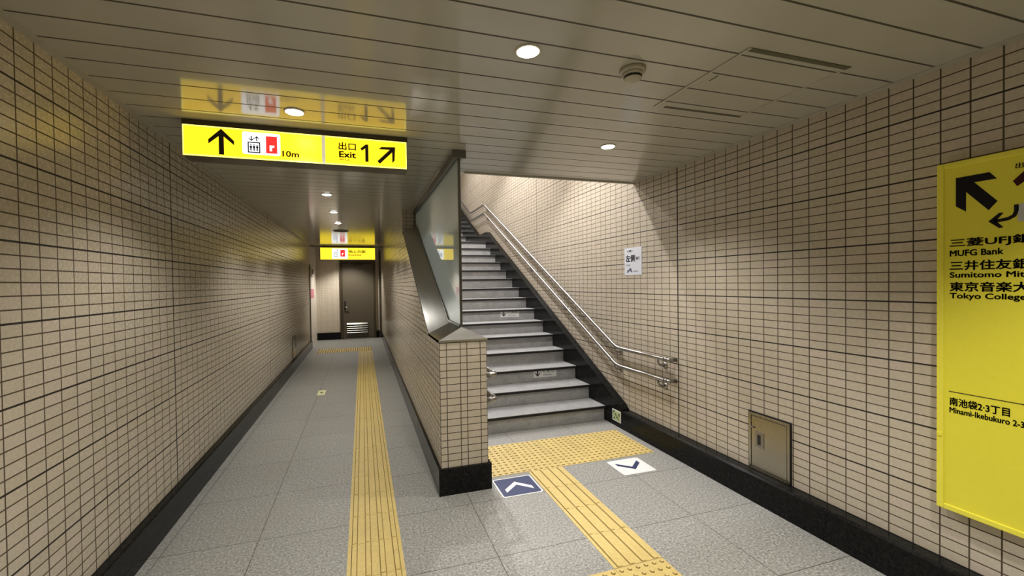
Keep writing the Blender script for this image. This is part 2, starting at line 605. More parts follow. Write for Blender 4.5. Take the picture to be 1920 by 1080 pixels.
# ------------------------------------------------------------------ the setting
YB, YE = -4.0, 12.5                                    # back and end of the hall
YT = 15.0                                              # top of the stairwell
struct(box('floor', M['floor'], XL - 0.2, XR + 0.2, YB - 0.2, YE + 0.2, -0.2, 0.0))
# hall ceiling: over the corridor to the end wall, over the hall as far as the stairs
YC = 3.585
struct(MB().prism([(XL - 0.2, YB - 0.2), (XR + 0.2, YB - 0.2), (XR + 0.2, YC), (0.64, YC), (0.64, YE + 0.2), (XL - 0.2, YE + 0.2)], 'z', HC, HC + 0.25).build('ceiling', M['ceiling']))
struct(box('wall_left', M['tile_left'], XL - 0.2, XL, YB - 0.2, 10.95, 0.0, HC))
struct(box('wall_right', M['tile_right'], XR, XR + 0.2, YB - 0.2, YT, 0.0, 9.4))
struct(box('wall_back', M['tile_mid'], XL - 0.2, XR + 0.2, YB - 0.2, YB, 0.0, HC))
# low wall with raked top between corridor and stairs, full height farther on
ZC0, YR0, YR1, ZR1, YF = 1.092, 3.43, 5.46, 2.152, 5.60
YRB = 3.92                                              # the stair-side half starts to rake later
b = MB()
for ys, xa, xb in ((YR0, PX0, (PX0 + PX1) / 2), (YRB, (PX0 + PX1) / 2, PX1)):
    b.prism([(PY, 0), (PY, ZC0), (ys, ZC0), (YR1, ZR1), (YF, ZR1 + 0.02), (YF, HC), (YE, HC), (YE, 0)], 'x', xa, xb)
struct(b.build('wall_center', M['tile_mid']))
struct(MB().prism([(YC, HC + 0.25), (YC, 9.4), (YT, 9.4), (YT, 2.3), (YE, 2.3), (YE, HC + 0.25)], 'x', 0.62, PX1).build('wall_upper', M['tile_mid']))
struct(MB().prism([(YC, HC), (YE, HC), (YE, HC + 0.25), (YC, HC + 0.25)], 'x', 0.64, PX1).build('trim_1', M['plaster']))
struct(box('wall_end', M['tile_end'], XL - 0.2, PX0, YE, YE + 0.2, 0.0, HC))
struct(box('wall_top', M['plaster'], 0.62, XR + 0.2, YT, YT + 0.2, 2.3, 9.4))
struct(box('wall_header', M['plaster'], PX1, XR, YC - 0.16, YC, HC + 0.25, 3.3))
struct(MB().prism([(YC - 0.16, 3.25), (YC - 0.16, 3.45), (YT, 9.2), (YT, 8.9)], 'x', PX1, XR).build('ceiling_stairwell', M['plaster']))
# metal angle where the walls meet the ceiling
struct(box('trim_2', M['trim'], XL, XL + 0.038, YB, 10.95, HC - 0.004, HC))
struct(box('trim_3', M['trim'], XR - 0.043, XR, YB, YC, HC - 0.004, HC))
struct(box('trim_4', M['trim'], PX1, XR, YC - 0.02, YC + 0.004, HC - 0.012, HC))
struct(box('trim_5', M['steel'], XL, PX0, 11.06, 11.10, HC - 0.03, HC, bevel=0.004))
# black granite skirting
BL, BR = XL + 0.045, XS1 + 0.002
struct(MB().prism([(XL, 0), (BL, 0), (BL, ZB - 0.008), (BL - 0.008, ZB), (XL, ZB)], 'y', YB, 10.95).build('baseboard_left', M['dark_granite']))
struct(MB().prism([(XR, 0), (BR, 0), (BR, ZB - 0.012), (BR + 0.012, ZB), (XR, ZB)], 'y', YB, 3.70).build('baseboard_right', M['dark_granite']))
bp = 0.02
struct(MB().prism([(PX0 - bp, YE), (PX0, YE), (PX0, PY), (PX1, PY), (PX1, Y0S), (PX1 + bp, Y0S), (PX1 + bp, PY - bp), (PX0 - bp, PY - bp)], 'z', 0.0, ZB).build('baseboard_center', M['dark_granite']))
struct(box('baseboard_end', M['dark_granite'], XL, -0.605, YE - 0.03, YE, 0.0, 0.20))
struct(box('baseboard_corner', M['dark_granite'], 0.365, PX0 - 0.065, YE - 0.03, YE, 0.0, 0.20))
struct(box('trim_6', M['door_frame'], PX0 - 0.06, PX0 - 0.022, YE - 0.06, YE - 0.002, 0.0, HC - 0.002))
# black raked skirting up the right-hand wall of the stairs
zs = lambda y: 0.238 + 0.494 * (y - 3.736)
LZ = 15 * RISE
struct(MB().prism([(3.70, 0.0), (3.70, 0.205), (3.745, zs(3.745)), (8.50, LZ + 0.205), (9.22, LZ + 0.205), (14.9, LZ + 0.205 + 0.485 * 5.68), (14.9, 1.0), (8.5, 0.0)], 'x', XS1 + 0.002, XR).build('baseboard_stair', M['dark_granite']))
# cream lift-side panel beyond the tiled wall
struct(box('wall_recess', M['white_paint'], XL - 0.2, XL + 0.002, 10.95, YE, 0.0, HC))
struct(box('trim_7', M['steel_dark'], XL - 0.02, XL + 0.022, 10.93, 10.975, 0.19, 2.03))

# ------------------------------------------------------------------ metal door at the end of the corridor
DX0, DX1, DZ = -0.535, 0.31, 2.12
door = bpy.data.objects.new('door_1', None)
COL.objects.link(door)
door.location = ((DX0 + DX1) / 2, YE - 0.03, 0)
door['kind'] = 'structure'
b = MB()
b.quadbox(DX0 - 0.065, DX0, YE - 0.07, YE, 0, DZ + 0.08)
b.quadbox(DX1, DX1 + 0.05, YE - 0.07, YE, 0, DZ + 0.08)
b.quadbox(DX0, DX1, YE - 0.07, YE, DZ, DZ + 0.08)
b.build('door_frame', M['door_frame'], door)
box('door_leaf', M['door_paint'], DX0 + 0.004, DX1 - 0.004, YE - 0.05, YE - 0.012, 0.03, DZ - 0.004, door)
box('threshold', M['steel'], DX0, DX1, YE - 0.12, YE - 0.01, 0.0, 0.028, door, 0.004)
lv = MB()
for i in range(5):
    z = 0.17 + i * 0.058
    lv.prism([(YE - 0.052, z), (YE - 0.096, z + 0.002), (YE - 0.096, z + 0.008), (YE - 0.058, z + 0.050), (YE - 0.052, z + 0.050)], 'x', DX0 + 0.10, DX0 + 0.66)
lv.build('louver', plain('louver_steel', (0.16, 0.15, 0.13), 0.32, metal=1.0), door)
hb = MB().quadbox(DX0 + 0.035, DX0 + 0.085, YE - 0.056, YE - 0.048, 0.82, 1.07, 0.003).build('lock_plate', M['black'], door)
MB().tube([(DX0 + 0.06, YE - 0.052, 0.9), (DX0 + 0.06, YE - 0.10, 0.9), (DX0 + 0.075, YE - 0.108, 0.9), (DX0 + 0.17, YE - 0.108, 0.895)], 0.012, 10).build('door_handle', M['steel'], door)
MB().quadbox(DX0 + 0.30, DX0 + 0.56, YE - 0.10, YE - 0.05, DZ - 0.065, DZ - 0.01, 0.006).build('door_closer', M['door_frame'], door)

tag(box('notice_sticker', M['pink'], XL + 0.0025, XL + 0.004, 11.15, 11.85, 1.20, 1.43), 'small pink notice stuck on the cream panel beside the brown door', 'sticker')
cp = thing('call_panel', (XL + 0.002, 11.3, 1.85), 'white indicator box on the cream panel left of the far hanging sign', 'indicator')
box('panel_body', M['white_paint'], XL + 0.0022, XL + 0.03, 11.15, 11.6, 1.75, 1.98, cp, 0.004)
box('display', M['black'], XL + 0.03, XL + 0.033, 11.22, 11.53, 1.80, 1.92, cp)

# ------------------------------------------------------------------ stairs
st = thing('staircase', (1.69, Y0S, 0), 'wide grey granite staircase with black nosings climbing to a landing beside the right wall', 'stairs')
SX0 = PX1 + 0.004
for i in range(15):
    y = Y0S + i * TREAD
    z = RISE * i
    box('riser', M['riser'], SX0, XS1, y, y + 0.04, z, z + RISE - 0.032, st)
    yb = y + TREAD if i < 14 else 10.0
    tr = box('tread', M['tread'], SX0, XS1, y - 0.022, yb, z + RISE - 0.030, z + RISE, st, 0.002)
    box('nosing_strip', M['black_rubber'], SX0, XS1, y - 0.0245, y - 0.0225, z + RISE - 0.0295, z + RISE - 0.005, tr)
box('stair_core', M['riser'], SX0 + 0.002, XS1 - 0.002, 8.9, 9.9, 0.0, LZ - 0.04, st)
s2 = thing('staircase', (1.69, 10.0, LZ), 'upper flight of grey stairs seen only as a sliver above the landing', 'stairs')
for i in range(13):
    y = 10.0 + i * 0.33
    z = LZ + RISE * i
    box('riser', M['riser'], SX0, XS1, y, y + 0.04, z + 0.002, z + RISE - 0.032, s2)
    tr = box('tread', M['tread'], SX0, XS1, y - 0.022, y + 0.33, z + RISE - 0.030, z + RISE, s2, 0.002)
    box('nosing_strip', M['black_rubber'], SX0, XS1, y - 0.0245, y - 0.0225, z + RISE - 0.0295, z + RISE - 0.005, tr)


def riser_sticker(step, x0, x1, z0, z1, label):
    y = Y0S + step * TREAD - 0.001
    t = thing('step_sticker', ((x0 + x1) / 2, y, z0), label, 'sticker', 'keep-direction stickers on the step fronts')
    box('backing', M['white_film'], x0, x1, y - 0.0016, y, z0, z1, t)
    h = z1 - z0
    P = plane_front(x0, y - 0.0018, z0)
    pts = rot(arrow_up(0.052, h / 2, 0.066, 0.082, 0.016), 0.052, h / 2, math.pi)
    MB().poly(pts, P, 0.0004).build('arrow', M['black'], t)
    text('lettering', 'くだり', 0.038, 0.145, P @ Matrix.Translation((0.125, h * 0.48, 0)), M['paper_ink'], t, bold=0.01, th=0.0004)
    text('lettering', 'Downstairs', 0.018, 0.115, P @ Matrix.Translation((0.125, h * 0.2, 0)), M['paper_ink'], t, bold=0.01, th=0.0004)


riser_sticker(2, 1.952, 2.252, 0.364, 0.468, 'white down-arrow sticker on the third step from the floor')
riser_sticker(6, 1.968, 2.264, 0.998, 1.102, 'white down-arrow sticker on the higher step, seventh from the floor')

# ------------------------------------------------------------------ steel capping of the low wall
cap = thing('steel_coping', (PX0, PY, ZC0), 'brushed steel coping with hipped end and raked run on the low tiled wall', 'coping')
ov = 0.006
x0, x1, xm = PX0 - ov, PX1 + ov, (PX0 + PX1) / 2
y0 = PY - ov
rz = 0.085
def capmesh(pts, faces):
    b = MB()
    vs = [b.bm.verts.new(Vector(p)) for p in pts]
    fs = [b.bm.faces.new([vs[i] for i in f]) for f in faces]
    bmesh.ops.recalc_face_normals(b.bm, faces=fs)
    return b
CZ = 0.0012                 # the coping sits a hair above the brick top
zt = ZC0 + 0.016
ya = PY + 0.20
# level hipped end
b = capmesh([(x0, y0, ZC0 + CZ), (x1, y0, ZC0 + CZ), (x1, YR0, ZC0 + CZ), (x0, YR0, ZC0 + CZ),
             (x0, y0, zt), (x1, y0, zt), (x1, YR0, zt), (x0, YR0, zt), (xm, y0 + 0.052, zt + rz), (xm, YR0, zt + rz)],
            [(0, 1, 2, 3), (0, 1, 5, 4), (1, 2, 6, 5), (3, 0, 4, 7), (2, 3, 7, 9, 6), (4, 5, 8), (5, 6, 9, 8), (7, 4, 8, 9)])
b.build('hipped_end', M['steel_cap'], cap)
# raked run
zr = ZR1 + 0.016
b = capmesh([(x0, YR0, zt), (xm, YR0, zt + rz), (x1, YR0, zt), (x1, YRB, zt), (x1, YR1, zr), (xm, YR1, zr + rz), (x0, YR1, zr),
             (x0, YR0, ZC0 + CZ), (x1, YR0, ZC0 + CZ), (x1, YRB, ZC0 + CZ), (x1, YR1, ZR1 + CZ), (x0, YR1, ZR1 + CZ), (xm, YR0, ZC0 + CZ), (xm, YR1, ZR1 + CZ), (xm, YRB, ZC0 + CZ + (ZR1 - ZC0) * (YRB - YR0) / (YR1 - YR0))],
            [(0, 6, 5, 1), (1, 3, 2), (1, 5, 4, 3), (0, 7, 11, 6), (2, 8, 9, 3), (3, 9, 10, 4), (0, 1, 12, 7), (1, 2, 8, 12), (6, 11, 13, 5), (5, 13, 10, 4),
             (7, 12, 13, 11), (12, 8, 9), (12, 9, 10, 13)])
b.build('raked_run', M['steel_cap'], cap)
b = capmesh([(x0, YR1, ZR1 + CZ), (x1, YR1, ZR1 + CZ), (x1, YF - 0.002, ZR1 + 0.02 + CZ), (x0, YF - 0.002, ZR1 + 0.02 + CZ),
             (x0, YR1, zr), (x1, YR1, zr), (x1, YF - 0.002, zr + 0.01), (x0, YF - 0.002, zr + 0.01), (xm, YR1, zr + rz), (xm, YF - 0.002, zr + rz)],
            [(0, 1, 2, 3), (1, 2, 6, 5), (3, 0, 4, 7), (0, 1, 5, 8, 4), (2, 3, 7, 9, 6), (5, 6, 9, 8), (7, 4, 8, 9)])
b.build('level_top', M['steel_cap'], cap)

# ------------------------------------------------------------------ glass screen on the coping
gs = thing('glass_screen', (xm, 3.0, zt + rz), 'tall milky glass screen in dark metal frame between corridor and stairs', 'screen')
gy0, gy1 = 3.030, YF - 0.022
gz = lambda y: zt + rz + 0.0045 + (0 if y <= YR0 else (zr - zt) * (y - YR0) / (YR1 - YR0))
top = HC - 0.055
MB().prism([(gy0, gz(YR0) - 0.002), (YR0, gz(YR0) - 0.002), (YR1, gz(YR1) - 0.002), (gy1, gz(YR1) + 0.002), (gy1, top + 0.02), (gy0, top + 0.02)], 'x', xm - 0.005, xm + 0.005).build('glass_pane', M['glass'], gs)
b = MB()
b.quadbox(xm - 0.035, xm - 0.012, gy0 - 0.02, YF - 0.004, top, HC - 0.002, 0.003)
b.quadbox(xm + 0.012, xm + 0.035, gy0 - 0.02, YF - 0.004, top, HC - 0.002, 0.003)
b.quadbox(xm - 0.012, xm + 0.012, gy0 - 0.02, YF - 0.004, HC - 0.02, HC - 0.003)
b.build('top_channel', M['steel_dark'], gs)
box('end_plate', M['steel_dark'], xm - 0.05, xm + 0.05, gy0 - 0.035, gy0 - 0.021, HC - 0.06, HC - 0.002, gs, 0.002)
box('front_post', M['steel_dark'], xm - 0.009, xm + 0.009, gy0 - 0.02, gy0 - 0.002, gz(YR0) - 0.003, top, gs, 0.002)
box('rear_post', M['steel_dark'], xm - 0.02, xm + 0.02, YF - 0.02, YF - 0.004, gz(YR1) + 0.002, top - 0.002, gs, 0.002)
b = MB()
b.prism([(YR0 + 0.01, gz(YR0) + 0.006), (YR1, gz(YR1) - 0.002), (YR1, gz(YR1) + 0.016), (YR0 + 0.01, gz(YR0) + 0.018)], 'x', xm - 0.014, xm - 0.0055)
b.prism([(YR0 + 0.01, gz(YR0) + 0.006), (YR1, gz(YR1) - 0.002), (YR1, gz(YR1) + 0.016), (YR0 + 0.01, gz(YR0) + 0.018)], 'x', xm + 0.0055, xm + 0.014)
b.prism([(gy0, gz(YR0) - 0.002), (YR0 + 0.01, gz(YR0) + 0.006), (YR0 + 0.01, gz(YR0) + 0.016), (gy0, gz(YR0) + 0.012)], 'x', xm - 0.014, xm - 0.0055)
b.build('bottom_bead', M['steel_dark'], gs)

# ------------------------------------------------------------------ handrails
def arc_path(pts, r=0.06, n=6):
    """polyline with rounded corners"""
    pts = [Vector(p) for p in pts]
    out = [pts[0]]
    for a, p, c in zip(pts, pts[1:], pts[2:]):
        u = (a - p).normalized()
        v = (c - p).normalized()
        rr = min(r, (a - p).length * 0.45, (c - p).length * 0.45)
        s, e = p + u * rr, p + v * rr
        for k in range(n + 1):
            t = k / n
            out.append(s * (1 - t) ** 2 + p * 2 * t * (1 - t) + e * t ** 2)
    out.append(pts[-1])
    return out


def handrail(side, z0, label):
    wall = XR if side > 0 else PX1
    x = wall - side * 0.078
    R = 0.0175
    slope = 0.4865
    y1, y2, y3 = 3.79, 8.66, 9.82
    ys = 3.02
    z1 = z0 + slope * (y2 - y1)
    t = thing('handrail', (wall, ys, z0), label, 'handrail', 'steel stair handrails')
    zend = z1 + slope * 3.2
    path = arc_path([(x, ys + 0.03, z0), (x, y1, z0), (x, y2, z1), (x, y3, z1), (x, y3 + 3.2, zend)], 0.07)
    MB().tube(path, R, 16).build('rail', M['steel'], t)
    # the end turns into the wall
    ep = arc_path([(x, ys + 0.028, z0), (x, ys - 0.008, z0), (wall - side * 0.002, ys - 0.008, z0)], 0.03, 8)
    MB().tube(ep, R, 16).build('end_return', M['steel'], t)
    MB().tube([(x, ys + 0.012, z0), (x, ys + 0.045, z0)], R + 0.004, 18).build('collar', M['steel'], t)
    MB().lathe([(0.032, 0.001), (0.034, 0.004), (0.030, 0.010)], (wall, ys - 0.008, z0), 20, 'x') if False else None
    def zr_(y):
        return z0 if y < y1 else (z0 + slope * (y - y1) if y < y2 else z1)
    for yb in (3.15, 3.83, 4.98, 6.12, 7.29, 8.45):
        zc = zr_(yb) - R * 0.9
        arm = [Vector((x, yb, zc)), Vector((x - side * 0.002, yb, zc - 0.022)), Vector((x + side * 0.012, yb, zc - 0.045)), Vector((x + side * 0.04, yb, zc - 0.056)), Vector((wall - side * 0.004, yb, zc - 0.058))]
        br = MB().tube(arm, [0.010, 0.010, 0.0105, 0.011, 0.011], 12).build('bracket', M['steel'], t)
        c = Vector((wall, yb, zc - 0.058))
        MB().lathe([(0.030, -side * 0.001), (0.030, -side * 0.006), (0.020, -side * 0.011), (0.013, -side * 0.016)], c, 20, 'x').build('wall_flange', M['steel'], br)
    return t


handrail(1, 0.825, 'upper of the two steel handrails on the right wall of the stairs')
handrail(1, 0.640, 'lower of the two steel handrails on the right wall of the stairs')
handrail(-1, 0.825, 'upper steel handrail on the left of the stairs, end peeping past the low wall')
handrail(-1, 0.640, 'lower steel handrail on the left of the stairs, end peeping past the low wall')

# ------------------------------------------------------------------ ceiling fittings
for i, (x, y, w, label, *half) in enumerate(DOWNLIGHTS):
    t = thing('downlight', (x, y, HC), label or 'round ceiling downlight behind the viewer, out of the picture', 'ceiling light', 'round ceiling downlights')
    b = MB()
    b.lathe([(0.054, 0.0), (0.054, -0.003), (0.050, -0.006), (0.047, -0.006), (0.047, -0.001)], (x, y, HC - 0.0005), 32)
    b.build('trim_ring', M['white_paint'], t)
    MB().lathe([(0.0465, -0.0025), (0.042, -0.0085), (0.026, -0.012), (0.004, -0.013)], (x, y, HC), 32).build('lens', M['lens'], t)
    ld = bpy.data.lights.new('lamp', 'SPOT')
    ld.energy = LAMP_W * w
    ld.color = WARM
    ld.spot_size = math.radians(half[0] * 2) if half else LAMP_HALF * 2
    ld.spot_blend = 0.6
    ld.shadow_soft_size = 0.05
    lo = bpy.data.objects.new('lamp', ld)
    COL.objects.link(lo)
    lo.parent = t
    lo.location = (0, 0, -0.05)

for (x, y, z, w, half) in STAIR_LAMPS:
    zc = 3.25 + (y - YC + 0.16) * (8.9 - 3.25) / (YT - YC + 0.16)
    t = thing('downlight', (x, y, zc), 'ceiling downlight high over the stairs, hidden by the hall ceiling', 'ceiling light', 'stairwell downlights out of view')
    MB().lathe([(0.075, 0.08), (0.075, -0.06), (0.06, -0.06)], (x, y, zc), 24).build('can', M['white_paint'], t)
    MB().lathe([(0.058, -0.0605), (0.04, -0.064), (0.004, -0.065)], (x, y, zc), 24).build('lens', M['lens'], t)
    ld = bpy.data.lights.new('lamp', 'SPOT')
    ld.energy = w * 0.78
    ld.color = (1.0, 0.97, 0.97)
    ld.spot_size = math.radians(half * 2)
    ld.spot_blend = 0.35
    ld.shadow_soft_size = 0.05
    lo = bpy.data.objects.new('lamp', ld)
    COL.objects.link(lo)
    lo.parent = t
    lo.location = (0, 0, -0.09)

sd = thing('smoke_detector', (1.205, 1.665, HC), 'round beige smoke detector on the ceiling right of the glaring downlight', 'smoke detector')
c = (1.205, 1.665, HC)
MB().lathe([(0.058, -0.0008), (0.058, -0.0125), (0.055, -0.0172), (0.045, -0.0187)], c, 36).build('base', M['detector'], sd)
MB().lathe([(0.046, -0.0187), (0.045, -0.0265), (0.040, -0.0312), (0.036, -0.0320)], c, 36).build('chamber', M['detector'], sd)
b = MB()
for k in range(12):
    a = 2 * math.pi * (k + 0.5) / 12
    p = Vector(c) + Vector((math.cos(a) * 0.036, math.sin(a) * 0.036, -0.0370))
    tx = Vector((-math.sin(a), math.cos(a), 0))
    b.tube([p - tx * 0.0065, p + tx * 0.0065], 0.0045, 8)
b.build('vent_slots', M['black'], sd)
MB().lathe([(0.033, -0.0320), (0.033, -0.0421), (0.040, -0.0421), (0.038, -0.0452), (0.024, -0.0476), (0.004, -0.0484)], c, 36).build('cap', M['detector'], sd)

sp = thing('ceiling_speaker', (-0.35, 7.95, HC), 'dark round speaker grille in the corridor ceiling before the far sign', 'speaker')
MB().lathe([(0.135, -0.001), (0.135, -0.006), (0.125, -0.010), (0.118, -0.010)], (-0.35, 7.95, HC), 36).build('rim', M['detector'], sp)
MB().lathe([(0.117, -0.010), (0.08, -0.014), (0.004, -0.015)], (-0.35, 7.95, HC), 36).build('grille', M['slot'], sp)

hx0, hx1, hy0, hy1 = 1.575, 2.160, 1.374, 1.982
ah = thing('access_hatch', ((hx0 + hx1) / 2, (hy0 + hy1) / 2, HC), 'square access hatch in the ceiling panels with two dark slots, right of the smoke detector', 'hatch')
box('hatch_panel', M['ceiling'], hx0 + 0.008, hx1 - 0.004, hy0 + 0.026, hy1 - 0.026, HC - 0.003, HC - 0.0004, ah)
box('edge_strip', M['trim'], hx0 - 0.007, hx0 + 0.006, hy0, hy1, HC - 0.0045, HC - 0.0004, ah)
box('edge_strip', M['trim'], hx1 - 0.003, hx1 + 0.012, hy0 + 0.027, hy1 - 0.027, HC - 0.0035, HC - 0.0004, ah)
box('slot', M['slot'], hx0 + 0.008, hx1 + 0.012, hy0, hy0 + 0.022, HC - 0.003, HC - 0.0004, ah)
box('slot', M['slot'], hx0 + 0.06, hx1 + 0.012, hy1 - 0.024, hy1 - 0.002, HC - 0.003, HC - 0.0004, ah)
box('latch', M['slot'], hx0 + 0.055, hx0 + 0.061, 1.60, 1.655, HC - 0.0045, HC - 0.0031, ah)

# ------------------------------------------------------------------ near hanging sign
SY, SXL, SXR, SZ0, SZ1 = 2.82, -0.973, 0.298, 2.268, 2.452
hs = thing('hanging_sign', ((SXL + SXR) / 2, SY, SZ1), 'long backlit yellow sign hung nearest the viewer, with arrows, lift symbol and exit 1', 'sign', 'hanging yellow signs')
box('housing', M['housing'], SXL, SXR, SY + 0.004, SY + 0.13, SZ0, SZ1, hs, 0.003)
box('mount', M['door_frame'], SXL - 0.004, SXR + 0.004, SY + 0.015, SY + 0.115, SZ1, HC - 0.001, hs)
F = lambda d: plane_front(0, SY - d, 0)
b = MB()
b.poly([(SXL + 0.004, SZ0 + 0.004), (SXR - 0.004, SZ0 + 0.004), (SXR - 0.004, SZ1 - 0.004), (SXL + 0.004, SZ1 - 0.004)], plane_front(0, SY + 0.004, 0), 0.003)
b.build('glowing_rim', M['sign_edge'], hs)
DXA, DXB = -0.226, -0.207
for xa, xb in ((SXL + 0.011, DXA), (DXB, SXR - 0.011)):
    MB().poly([(xa, SZ0 + 0.012), (xb, SZ0 + 0.012), (xb, SZ1 - 0.012), (xa, SZ1 - 0.012)], plane_front(0, SY + 0.001, 0), 0.002).build('face', M['sign_yellow'], hs)
box('divider', M['sign_divider'], DXA, DXB, SY - 0.002, SY + 0.001, SZ0 + 0.004, SZ1 - 0.004, hs)
TF = 0.0012
MB().poly(arrow_up(-0.774, 2.3615, 0.132, 0.15, 0.026), F(TF), 0.0008).build('arrow', M['black'], hs)
a = MB().poly(rounded(-0.665, -0.461, 2.300, 2.432, 0.012), F(0.0011), 0.0008).build('symbol_plate', M['sign_white'], hs)
# lift pictogram: cab, three figures, two little arrows
b = MB()
fx0, fx1, fz0, fz1, ft = -0.637, -0.570, 2.309, 2.374, 0.0065
for q in ((fx0, fx1, fz0, fz0 + ft), (fx0, fx1, fz1 - ft, fz1), (fx0, fx0 + ft, fz0, fz1), (fx1 - ft, fx1, fz0, fz1)):
    b.poly([(q[0], q[2]), (q[1], q[2]), (q[1], q[3]), (q[0], q[3])], F(0.0021), 0.0005)
for k in range(3):
    cx = -0.620 + k * 0.017
    b.poly([(cx - 0.0065, 2.338), (cx + 0.0065, 2.338), (cx + 0.0065, 2.350), (cx - 0.0065, 2.350)], F(0.0021), 0.0005)
    b.poly([(cx - 0.0036, 2.321), (cx + 0.0036, 2.321), (cx + 0.0036, 2.340), (cx - 0.0036, 2.340)], F(0.0021), 0.0005)
    b.poly([(cx + 0.004 * math.cos(j * math.pi / 4), 2.3555 + 0.004 * math.sin(j * math.pi / 4)) for j in range(8)], F(0.0021), 0.0005)
b.poly(rot(arrow_up(-0.617, 2.394, 0.028, 0.032, 0.006), -0.617, 2.394, math.pi), F(0.0021), 0.0005)
b.poly(arrow_up(-0.588, 2.394, 0.028, 0.032, 0.006), F(0.0021), 0.0005)
b.build('lift_symbol', M['sign_blue'], hs)
rs = MB().poly([(-0.539, 2.312), (-0.478, 2.312), (-0.478, 2.414), (-0.539, 2.414)], F(0.0021), 0.0006).build('red_square', M['sign_red'], hs)
b = MB()
b.poly([(-0.519, 2.326), (-0.506, 2.326), (-0.506, 2.346), (-0.519, 2.346)], F(0.0029), 0.0005)
b.poly([(-0.519, 2.347), (-0.494, 2.347), (-0.494, 2.360), (-0.519, 2.360)], F(0.0029), 0.0005)
b.build('white_mark', M['sign_white'], hs)
text('lettering', '10m', 0.034, 0.090, F(TF) @ Matrix.Translation((-0.449, 2.300, 0)), M['ink_brown'], hs, bold=0.018, th=0.0008)
text('lettering', '出口', 0.046, 0.102, F(TF) @ Matrix.Translation((-0.127, 2.368, 0)), M['ink_brown'], hs, bold=0.018, th=0.0008)
text('lettering', 'Exit', 0.037, 0.098, F(TF) @ Matrix.Translation((-0.124, 2.320, 0)), M['ink_brown'], hs, bold=0.025, th=0.0008)
text('lettering', '出 口', 0.010, 0.052, F(TF) @ Matrix.Translation((-0.120, 2.302, 0)), M['ink_brown'], hs, bold=0.018, th=0.0008)
MB().poly([(0.033, 2.302), (0.052, 2.302), (0.052, 2.412), (0.036, 2.412), (0.004, 2.384), (0.012, 2.371), (0.033, 2.387)], F(TF), 0.0008).build('numeral', M['black'], hs)
cxa, cza = 0.170, 2.358
MB().poly(rot(arrow_up(cxa, cza - 0.003, 0.118, 0.150, 0.022), cxa, cza, -math.pi / 4), F(TF), 0.0008).build('arrow', M['black'], hs)

# ------------------------------------------------------------------ far hanging sign
GY, GX0, GX1, GZ0, GZ1 = 11.0, -0.965, 0.318, 2.150, 2.440
fs_ = thing('hanging_sign', ((GX0 + GX1) / 2, GY, GZ1), 'smaller-looking backlit yellow sign at the far end of the corridor above the brown door', 'sign', 'hanging yellow signs')
box('housing', M['housing'], GX0, GX1, GY + 0.004, GY + 0.12, GZ0, GZ1, fs_, 0.003)
box('mount', M['door_frame'], GX0 + 0.02, GX1 - 0.02, GY + 0.02, GY + 0.05, GZ1, HC - 0.001, fs_)
G = lambda d: plane_front(0, GY - d, 0)
MB().poly([(GX0, GZ0), (GX1, GZ0), (GX1, GZ1), (GX0, GZ1)], plane_front(0, GY + 0.004, 0), 0.004).build('face', M['sign_yellow_far'], fs_)
MB().poly([(-0.70, GZ0 + 0.02), (-0.335, GZ0 + 0.02), (-0.335, GZ1 - 0.02), (-0.70, GZ1 - 0.02)], G(0.001), 0.002).build('symbol_plate', M['sign_white'], fs_)
b = MB()
for q in ((-0.655, -0.565, 2.225, 2.235), (-0.655, -0.565, 2.315, 2.325), (-0.655, -0.645, 2.225, 2.325), (-0.575, -0.565, 2.225, 2.325), (-0.637, -0.627, 2.245, 2.30), (-0.615, -0.605, 2.245, 2.30), (-0.593, -0.583, 2.245, 2.30)):
    b.poly([(q[0], q[2]), (q[1], q[2]), (q[1], q[3]), (q[0], q[3])], G(0.0035), 0.001)
b.poly(arrow_up(-0.575, 2.37, 0.045, 0.05, 0.009), G(0.0035), 0.001)
b.build('lift_symbol', M['sign_blue'], fs_)
MB().poly([(-0.505, 2.222), (-0.395, 2.222), (-0.395, 2.385), (-0.505, 2.385)], G(0.0035), 0.001).build('red_square', M['sign_red'], fs_)
b = MB()
b.poly([(-0.466, 2.255), (-0.448, 2.255), (-0.448, 2.29), (-0.466, 2.29)], G(0.005), 0.001)
b.poly([(-0.466, 2.291), (-0.430, 2.291), (-0.430, 2.312), (-0.466, 2.312)], G(0.005), 0.001)
b.build('white_mark', M['sign_white'], fs_)
text('lettering', '地上方面', 0.068, 0.40, G(0.0012) @ Matrix.Translation((-0.315, 2.315, 0)), M['ink_brown'], fs_, bold=0.025, th=0.001)
text('lettering', 'Ground level', 0.040, 0.30, G(0.0012) @ Matrix.Translation((-0.315, 2.245, 0)), M['ink_brown'], fs_, bold=0.025, th=0.001)

# ------------------------------------------------------------------ yellow direction panel on the right wall
PXF = XR - 0.06
PYL, PYR, PZ0, PZ1 = 1.253, 0.36, 0.448, 2.024
yp = thing('direction_board', (XR, (PYL + PYR) / 2, PZ0), 'big yellow direction board with black lettering on the right tiled wall', 'sign')
box('case', M['panel_frame'], PXF + 0.012, XR - 0.001, PYR + 0.006, PYL - 0.006, PZ0 + 0.006, PZ1 - 0.006, yp)
b = MB()
fw = 0.024
b.quadbox(PXF, PXF + 0.03, PYL - fw, PYL, PZ0, PZ1, 0.003)
b.quadbox(PXF, PXF + 0.03, PYR, PYR + fw, PZ0, PZ1, 0.003)
b.quadbox(PXF, PXF + 0.03, PYR + fw, PYL - fw, PZ1 - fw, PZ1, 0.003)
b.quadbox(PXF, PXF + 0.03, PYR + fw, PYL - fw, PZ0, PZ0 + fw, 0.003)
b.build('frame', M['panel_frame'], yp)
box('face', M['panel_yellow'], PXF + 0.006, PXF + 0.0115, PYR + fw, PYL - fw, PZ0 + fw, PZ1 - fw, yp)
